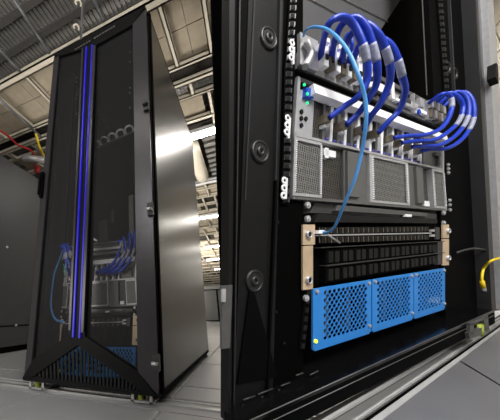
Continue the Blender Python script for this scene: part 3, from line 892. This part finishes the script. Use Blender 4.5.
MBd().cyl(c, 0.014, 0.012, 14).quad([c + (-.012, 0, .03), c + (.004, 0, .03), c + (.004, 0, -.025), c + (-.02, 0, -.012)], -0.045, -0.03).obj('latch_knob', 'socket', t, B)
# back of the cabinet, roof sheet
MBd().box((-0.02, 0.185, -0.04), (lb(474, 150, 0.185)[0], 0.19, ZR)).obj('rear_panel', 'deep', t, B)
xr_ = lb(494, 310)[0]
MBd().poly_prism([(-0.2, -0.02, ZR), (xr_ + 0.03, -0.02, ZR), (xr_ + 0.03, 0.19, ZR), (0.0, 0.19, ZR)], np.array((0, 0, 0.02))).obj('roof_panel', 'plate', t, B)
rf = [lb(296, -6, 0.10), lb(404, -6, 0.10), lb(380, 31, 0.10), lb(362, 62, 0.10), lb(296, 62, 0.10)]
mb = MBd(); mb.poly_prism([tuple(p) for p in rf], np.array((0, 0.006, 0)))
mb.obj('inner_sheet', 'sheet', t, B)
for a, b_ in (((301, -6), (343, 17)), ((334, -6), (388, 22))):
    MBd().tube([lb(*a, 0.098), lb(*b_, 0.098)], 0.0012, 6).obj('sheet_seam', 'grey', t, B)
# glossy base plate and front sill
zb = lbz(251, 420, -0.038)
d_front = -0.035
L0, L1 = lb(251, 420, d_front), lb(494, 310, d_front)
zt = (L0[2] + L1[2]) / 2
ML_, MR_ = L0[0] - 0.06, L1[0] + 0.01
xl0, xl1 = lb(224, 424, d_front)[0], lb(226, 400, 0.18)[0]
def plan_slab(z, th, yb=0.18):
    """slab whose left end is cut square to the side plate"""
    zz = lambda x: L0[2] + (L1[2] - L0[2]) * (x - L0[0]) / (L1[0] - L0[0]) + z
    P = [(xl0, d_front), (L1[0] + 0.004, d_front), (L1[0] + 0.004, yb), (xl1, yb)]
    return MBd().poly_prism([(x, y, zz(x)) for x, y in P], np.array((0, 0, -th)))
base = plan_slab(0, 0.006).obj('base_plate', 'gloss', t, B)
def Lp(s, dz=0.0, d=0.0):
    p = L0 + (L1 - L0) * s
    return np.array((p[0], d_front + d, p[2] + dz))
MBd().tube([Lp(-0.1, 0, 0), Lp(1.0, 0, 0)], 0.0009, 6).obj('sill_edge', 'mid', t, B)
plan_slab(-0.0065, 0.032, 0.10).obj('front_sill', 'black', t, B)
MBd().tube([Lp(-0.1, -0.014, -.001), Lp(1.0, -0.014, -.001)], 0.0008, 6).obj('sill_line', 'mid', t, B)
for a, b_ in (((243, 400), (255, 396)), ((258, 394.5), (273, 388.5)), ((281, 386), (290, 382.5)), ((296, 375.5), (303, 373)), ((310, 375), (318, 371))):
    MBd().tube([lb(*a, -0.006), lb(*b_, -0.006)], 0.0012, 6).obj('base_slot', 'dgrey', base, B)
for a in ((243, 406), (262, 397), (279, 390)):
    c = lb(*a, -0.006); MBd().cyl(c, 0.002, 0.001, 8).obj('base_rivet', 'dgrey', base, B)
# hinge at the seam
Bq([(221.8, 286), (232.5, 285), (232, 300), (230, 348), (221.8, 349)], -0.016, -0.012, 'hinge', 'mid', dep=-0.016)
Bq([(222.3, 289), (226, 289), (225.8, 302), (222.3, 302)], -0.019, -0.016, 'hinge_pin', 'silver', dep=-0.019)
# foot at the right corner
FD = -0.042
lf = MBd().quad(Q((470, 324), (474, 322), (474, 335), (470, 336), dep=FD), FD, FD + 0.006).quad(Q((484, 318), (488, 316), (489, 330), (485, 331), dep=FD), FD, FD + 0.006).quad(Q((469, 333), (489, 325), (490, 331), (470, 339), dep=FD), FD, FD + 0.007).quad(Q((470, 323), (488, 315), (488, 318), (470, 326), dep=FD), FD, FD + 0.006).obj('levelling_foot', 'mid', t, B)
a, b_ = lb(477.5, 324, FD + 0.008), lb(478, 335, FD + 0.008)
MBd().tube([a, b_], 0.010, 10).obj('foot_screw', 'ygreen', lf, B)
a, b_ = lb(482, 322, FD + 0.010), lb(482, 332, FD + 0.010)
MBd().tube([a, b_], 0.007, 10).obj('foot_bolt', 'brass', lf, B)

# yellow and black cables at the right
def bcable(name, pts, r, m, label):
    L = [lb(*p) for p in pts]
    o = MBd().tube(smooth(L, 8), r, 10).obj(name, m, None, B, at=tuple(B(L[-1])))
    return tag(o, label, 'cable'), L
t2 = thing('patch_cable', 'short bright yellow cable dropping in an arc at the right edge', 'cable', tuple(B(lb(482, 284, -.02))))
L = [lb(*p) for p in ((516, 254, -.05), (502, 257.5, -.045), (491, 261, -.035), (484, 268, -.02), (482, 276, -.02), (482, 283, -.02))]
MBd().tube(smooth(L, 8), 0.0030, 10).obj('cord', 'yellow', t2, B)
MBd().tube([lb(482, 281, -.02), lb(483.5, 288, -.02)], 0.0048, 10).obj('plug', 'yellow', t2, B)
MBd().tube([lb(483.4, 287, -.02), lb(484, 291, -.02)], 0.005, 8).obj('plug_tip', 'silver', t2, B)
bcable('cable', ((456, 253, 0), (465, 250, -.01), (476, 248.5, -.015), (488, 251, -.015), (502, 257, -.015)), 0.0028, 'dgrey', 'thin dark grey cable sagging across the black side behind the yellow one')
c = lb(490, 288.5, 0)
tg = thing('round_plug', 'round yellow-green plastic plug beside the tip of the yellow cable', 'plug', tuple(B(c)))
MBd().cyl(c, 0.020, 0.006, 18).obj('disc', 'ygreen', tg, B)
MBd().ring(c + (0, -.006, 0), 0.006, 0.011, h=0.002).obj('inner_ring', 'yellow', tg, B)

# floor under the open rack
bf = thing('floor_2', None, None, tuple(B((0.5, 0, -0.12)))); bf['kind'] = 'structure'
def FQ(px, z0, z1, name, m, par=bf):
    pts = [lbz(x, y, z0) for x, y in px]
    return MBd().poly_prism(pts, np.array((0, 0, z1 - z0))).obj(name, m, par, B)
FQ([(300, 470), (506, 470), (506, 318), (300, 440)], -0.106, -0.36, 'floor_slab', 'deep')
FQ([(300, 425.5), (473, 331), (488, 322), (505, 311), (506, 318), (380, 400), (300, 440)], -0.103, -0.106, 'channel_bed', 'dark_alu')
FQ([(310, 430), (311, 425.5), (505, 313.7), (506, 314.5)], -0.098, -0.104, 'rail_ridge', 'joint')
FQ([(300, 445), (318, 430), (506, 316), (506, 320), (360, 420), (340, 433)], -0.1, -0.104, 'rail_bed', 'alu')
FQ([(330, 438), (336, 431), (505, 316.5), (506, 318)], -0.097, -0.101, 'rail_ridge', 'joint')
FQ([(360, 427), (368.5, 421), (505, 323.3), (506, 325), (376, 424)], -0.097, -0.104, 'tile_edge', 'joint')
FQ([(488, 302), (506, 296), (506, 310), (488, 321)], -0.094, -0.098, 'pale_pad', 'white')
# the tiles, split by the dark joint
FQ([(377, 424), (402, 403.5), (458.5, 361), (498.5, 385), (506, 389.5), (506, 460), (360, 460)], -0.098, -0.104, 'floor_tile', 'tile_dim')
FQ([(459.8, 360), (506, 326), (506, 388)], -0.098, -0.104, 'floor_tile', 'tile_dim')

# ================================================================== TALL RACK (left)
A_ = thing('server_rack', 'tall closed black rack with mesh doors, blue light strips and brushed steel side', 'server rack', (0.344, 0.58, FZ))
def Ap(px, y0, y1, name, m, par=A_, dep=None):
    pts = [at_y(x, y, y0 if dep is None else dep) for x, y in px]
    for p in pts: p[1] = y0
    return MBd().poly_prism(pts, np.array((0, y1 - y0, 0))).obj(name, m, par)
WA, DA, HA = 0.688, 1.17, 2.0
MBd().box((WA - 0.02, 0.03, 0.01), (WA, DA, HA - 0.005)).obj('side_panel', 'side', A_)
MBd().box((0, 0.03, 0.01), (0.02, DA, HA - 0.005)).obj('side_panel', 'side', A_)
MBd().box((0, 0.03, HA - 0.02), (WA, DA, HA)).obj('top_panel', 'black', A_)
MBd().box((0.02, DA - 0.02, 0.01), (WA - 0.02, DA, HA - 0.02)).obj('rear_panel', 'deep', A_)
MBd().box((0, 0.03, -0.01), (WA, DA, 0.012)).obj('bottom_panel', 'black', A_)
MBd().box((WA - 0.004, 0.028, 0.0), (WA + 0.004, 0.05, HA)).obj('edge_strip', 'deep', A_)
# inner posts and kit support
for xx in (0.045, 0.565):
    r_ = MBd().box((xx, 0.11, 0.02), (xx + 0.045, 0.125, HA - 0.03)).obj('mounting_rail', 'plate', A_)
mb = MBd()
for xx in (0.17, 0.53):
    pass
# dotted screw holes on the rails
for px_, ys_ in (((76.6, 75.4), (78, 82, 95, 99, 114)), ((130, 131), (88, 93, 108, 35, 41, 52, 62))):
    for yy in ys_:
        q = at_y(px_[0], yy, 0.10)
        MBd().cyl(q, 0.006, 0.004, 8).obj('rail_screw', 'grey', A_)
# wavy bracket half way up
t3 = thing('cable_finger_bar', 'wavy pale metal bar of loops half way up inside the tall rack', 'bracket', at_y(114, 138, 0.12))
pa, pb_ = at_y(93.5, 149, 0.12), at_y(134.5, 131, 0.12)
MBd().tube([pa, pb_], 0.006, 6).obj('bar', 'grey', t3)
for i in range(5):
    s0 = (i + 0.1) / 5; s1 = (i + 0.9) / 5
    a, b_ = pa + (pb_ - pa) * s0, pa + (pb_ - pa) * s1
    m_ = (a + b_) / 2
    MBd().tube(smooth([a, a + (0, -.02, .016), m_ + (0, -.03, .022), b_ + (0, -.02, .016), b_], 4), 0.006, 6).obj('loop', 'silver', t3)
# inner vertical pipes and boxes (rear hardware)
def Ab(px, y0, y1, name, m, label, cat):
    pts = [at_y(x, y, y0) for x, y in px]
    o = MBd().poly_prism(pts, np.array((0, y1 - y0, 0))).obj(name, m, None, at=tuple(pts[-1]))
    return tag(o, label, cat)
Ab([(128.5, 196), (133, 194), (134, 237), (129.5, 238)], 0.35, 0.38, 'power_strip', 'grey', 'upright pale power strip inside the tall rack near its right post', 'power strip')
Ab([(111, 210), (113.5, 209), (114.5, 240), (112, 241)], 0.5, 0.52, 'power_strip', 'mid', 'thinner upright grey strip deep inside the middle of the tall rack', 'power strip')
Ab([(99, 222), (107, 219), (108, 240), (99, 243)], 0.4, 0.5, 'junction_box', 'dgrey', 'dark grey box standing deep inside the tall rack above its equipment', 'box')
Ab([(91, 236), (97, 240), (97, 242), (91, 238.5)], 0.2, 0.21, 'label_strip', 'white', 'small slanted white strip beside the blue light strips inside the tall rack', 'label')

# door
dr = MBd().box((0.0, -0.0, 0), (0.001, 0.001, 0.001))
door = Ap([(54, 56), (146, 8), (133, 27), (97.5, 47), (83, 51), (60, 58)], -0.012, 0.03, 'door_frame', 'door', dep=0)
Ap([(54, 57), (60, 56), (35, 360), (33.5, 376), (24, 379)], 0.0, 0.03, 'door_stile', 'door')
mb = MBd()
def slantbar(px_out, px_in, name, m, yo=0.03, yi=-0.010):
    a, b_ = at_y(*px_out[0], 0), at_y(*px_out[1], 0)
    c, d_ = at_y(*px_in[1], 0), at_y(*px_in[0], 0)
    a[1] = b_[1] = yo; c[1] = d_[1] = yi
    return MBd().poly_prism([a, b_, c, d_], np.array((0, 0.01, 0))).obj(name, m, A_)
slantbar([(54, 58), (24.5, 376)], [(60, 58), (33, 366)], 'door_bevel', 'bevel', 0.0, -0.012)
slantbar([(146, 9), (158.5, 396)], [(133.5, 22), (139, 372)], 'door_bevel', 'bevel', 0.0, -0.012)
Ap([(83, 50), (97.5, 47), (86.5, 337), (70, 336)], -0.014, 0.03, 'door_spine', 'door', dep=0)
Ap([(83.6, 52), (85.2, 51), (73.4, 330), (71.2, 330)], -0.020, -0.014, 'spine_trim', 'bevel', dep=0)
Ap([(94.6, 49), (97.2, 48), (86.0, 332), (83.4, 332)], -0.020, -0.014, 'spine_trim', 'bevel', dep=0)
Ap([(86.6, 49), (87.9, 48), (75.0, 337), (73.6, 337)], -0.022, -0.014, 'light_strip', 'led', dep=-0.01)
Ap([(92.4, 47), (93.7, 46), (81.4, 338), (80.0, 338)], -0.022, -0.014, 'light_strip', 'led', dep=-0.01)
Ap([(60, 58), (83, 51), (70, 336), (35, 360)], 0.002, 0.006, 'mesh_panel', 'screen', dep=0)
Ap([(97.5, 47), (133, 27), (138.5, 371), (86.5, 337)], 0.002, 0.006, 'mesh_panel', 'screen', dep=0)
Ap([(35, 359), (70, 335), (79, 345), (33.5, 377), (24, 378)], -0.012, 0.02, 'door_chevron', 'door', dep=0)
Ap([(78, 334), (86.5, 336), (139, 371), (158, 396), (146, 393), (79, 345), (70, 336)], -0.012, 0.02, 'door_chevron', 'door', dep=0)
Ap([(24, 377), (33, 375.5), (148, 391.5), (160, 395), (160, 397), (24, 380)], -0.006, 0.02, 'door_rail', 'door', dep=0)
# vent slats in the chevron
slm = 0
for i in range(29):
    x = 36.5 + i * 3.75
    yb_ = 376.5 + (x - 33) * 0.14
    yt_ = 375.5 - (x - 33) * (30 / 45.5) if x < 79 else 345 + (x - 79) * 0.70
    yt_ += 1.0
    if yb_ - yt_ < 2: continue
    lean = (x - 95) * 0.0009
    Ap([(x - 0.95 - (yb_ - yt_) * -lean, yt_), (x + 0.95 - (yb_ - yt_) * -lean, yt_), (x + 0.95, yb_), (x - 0.95, yb_)], -0.004, 0.001, 'vent_slat', 'plate', dep=0)
# perforation row under the top edge
for i in range(15):
    s = i / 14
    x, y = 76 + 38 * s, 49.5 - 22.5 * s
    if 5 < i < 7: continue
    q = at_y(x, y, -0.012)
    MBd().poly_prism([q + (-.006, 0, -.004), q + (.006, 0, -.003), q + (.006, 0, .006), q + (-.006, 0, .005)], np.array((0, -0.003, 0))).obj('top_slot', 'grey', A_)
# handles, hinges
for x, y in ((147, 107), (151, 210), (157, 362)):
    q = at_y(x, y, 0.0)
    h_ = MBd().box(q + (-.012, -.016, -.03), q + (.014, 0.0, .03)).obj('hinge', 'edge', A_)
    MBd().tube([q + (-.014, -.022, -.002), q + (.012, -.022, -.004)], 0.007, 8).obj('hinge_pin', 'silver' if y > 150 else 'socket', h_)
q = at_y(43.5, 186, 0.0)
MBd().box(q + (-.006, -.02, -.08), q + (0.010, 0.0, .08)).box(q + (-.010, -.03, -.065), q + (0.002, -.02, .065)).obj('door_handle', 'black', A_)
# feet with brackets
def foot(x, y, flip, dd=0.0):
    q = np.array((x, y, FZ + 0.005))
    f_ = MBd().box(q + (-.05, -.03, 0), q + (.05, .03, .008)).box(q + (-.045, -.03, 0), q + (-.033, -.022, .045)).box(q + (.033, -.03, 0), q + (.045, -.022, .045)).obj('levelling_foot', 'alu', A_)
    MBd().tube([q + (-.012, -.01, 0), q + (-.012, -.01, .05)], 0.012, 8).obj('foot_screw', 'ygreen', f_)
    MBd().tube([q + (.014, .0, 0), q + (.014, .0, .05)], 0.010, 8).obj('foot_bolt', 'brass', f_)
foot(0.065, 0.04, 0); foot(0.61, 0.04, 0); foot(0.64, 1.13, 0); foot(0.06, 1.13, 0)
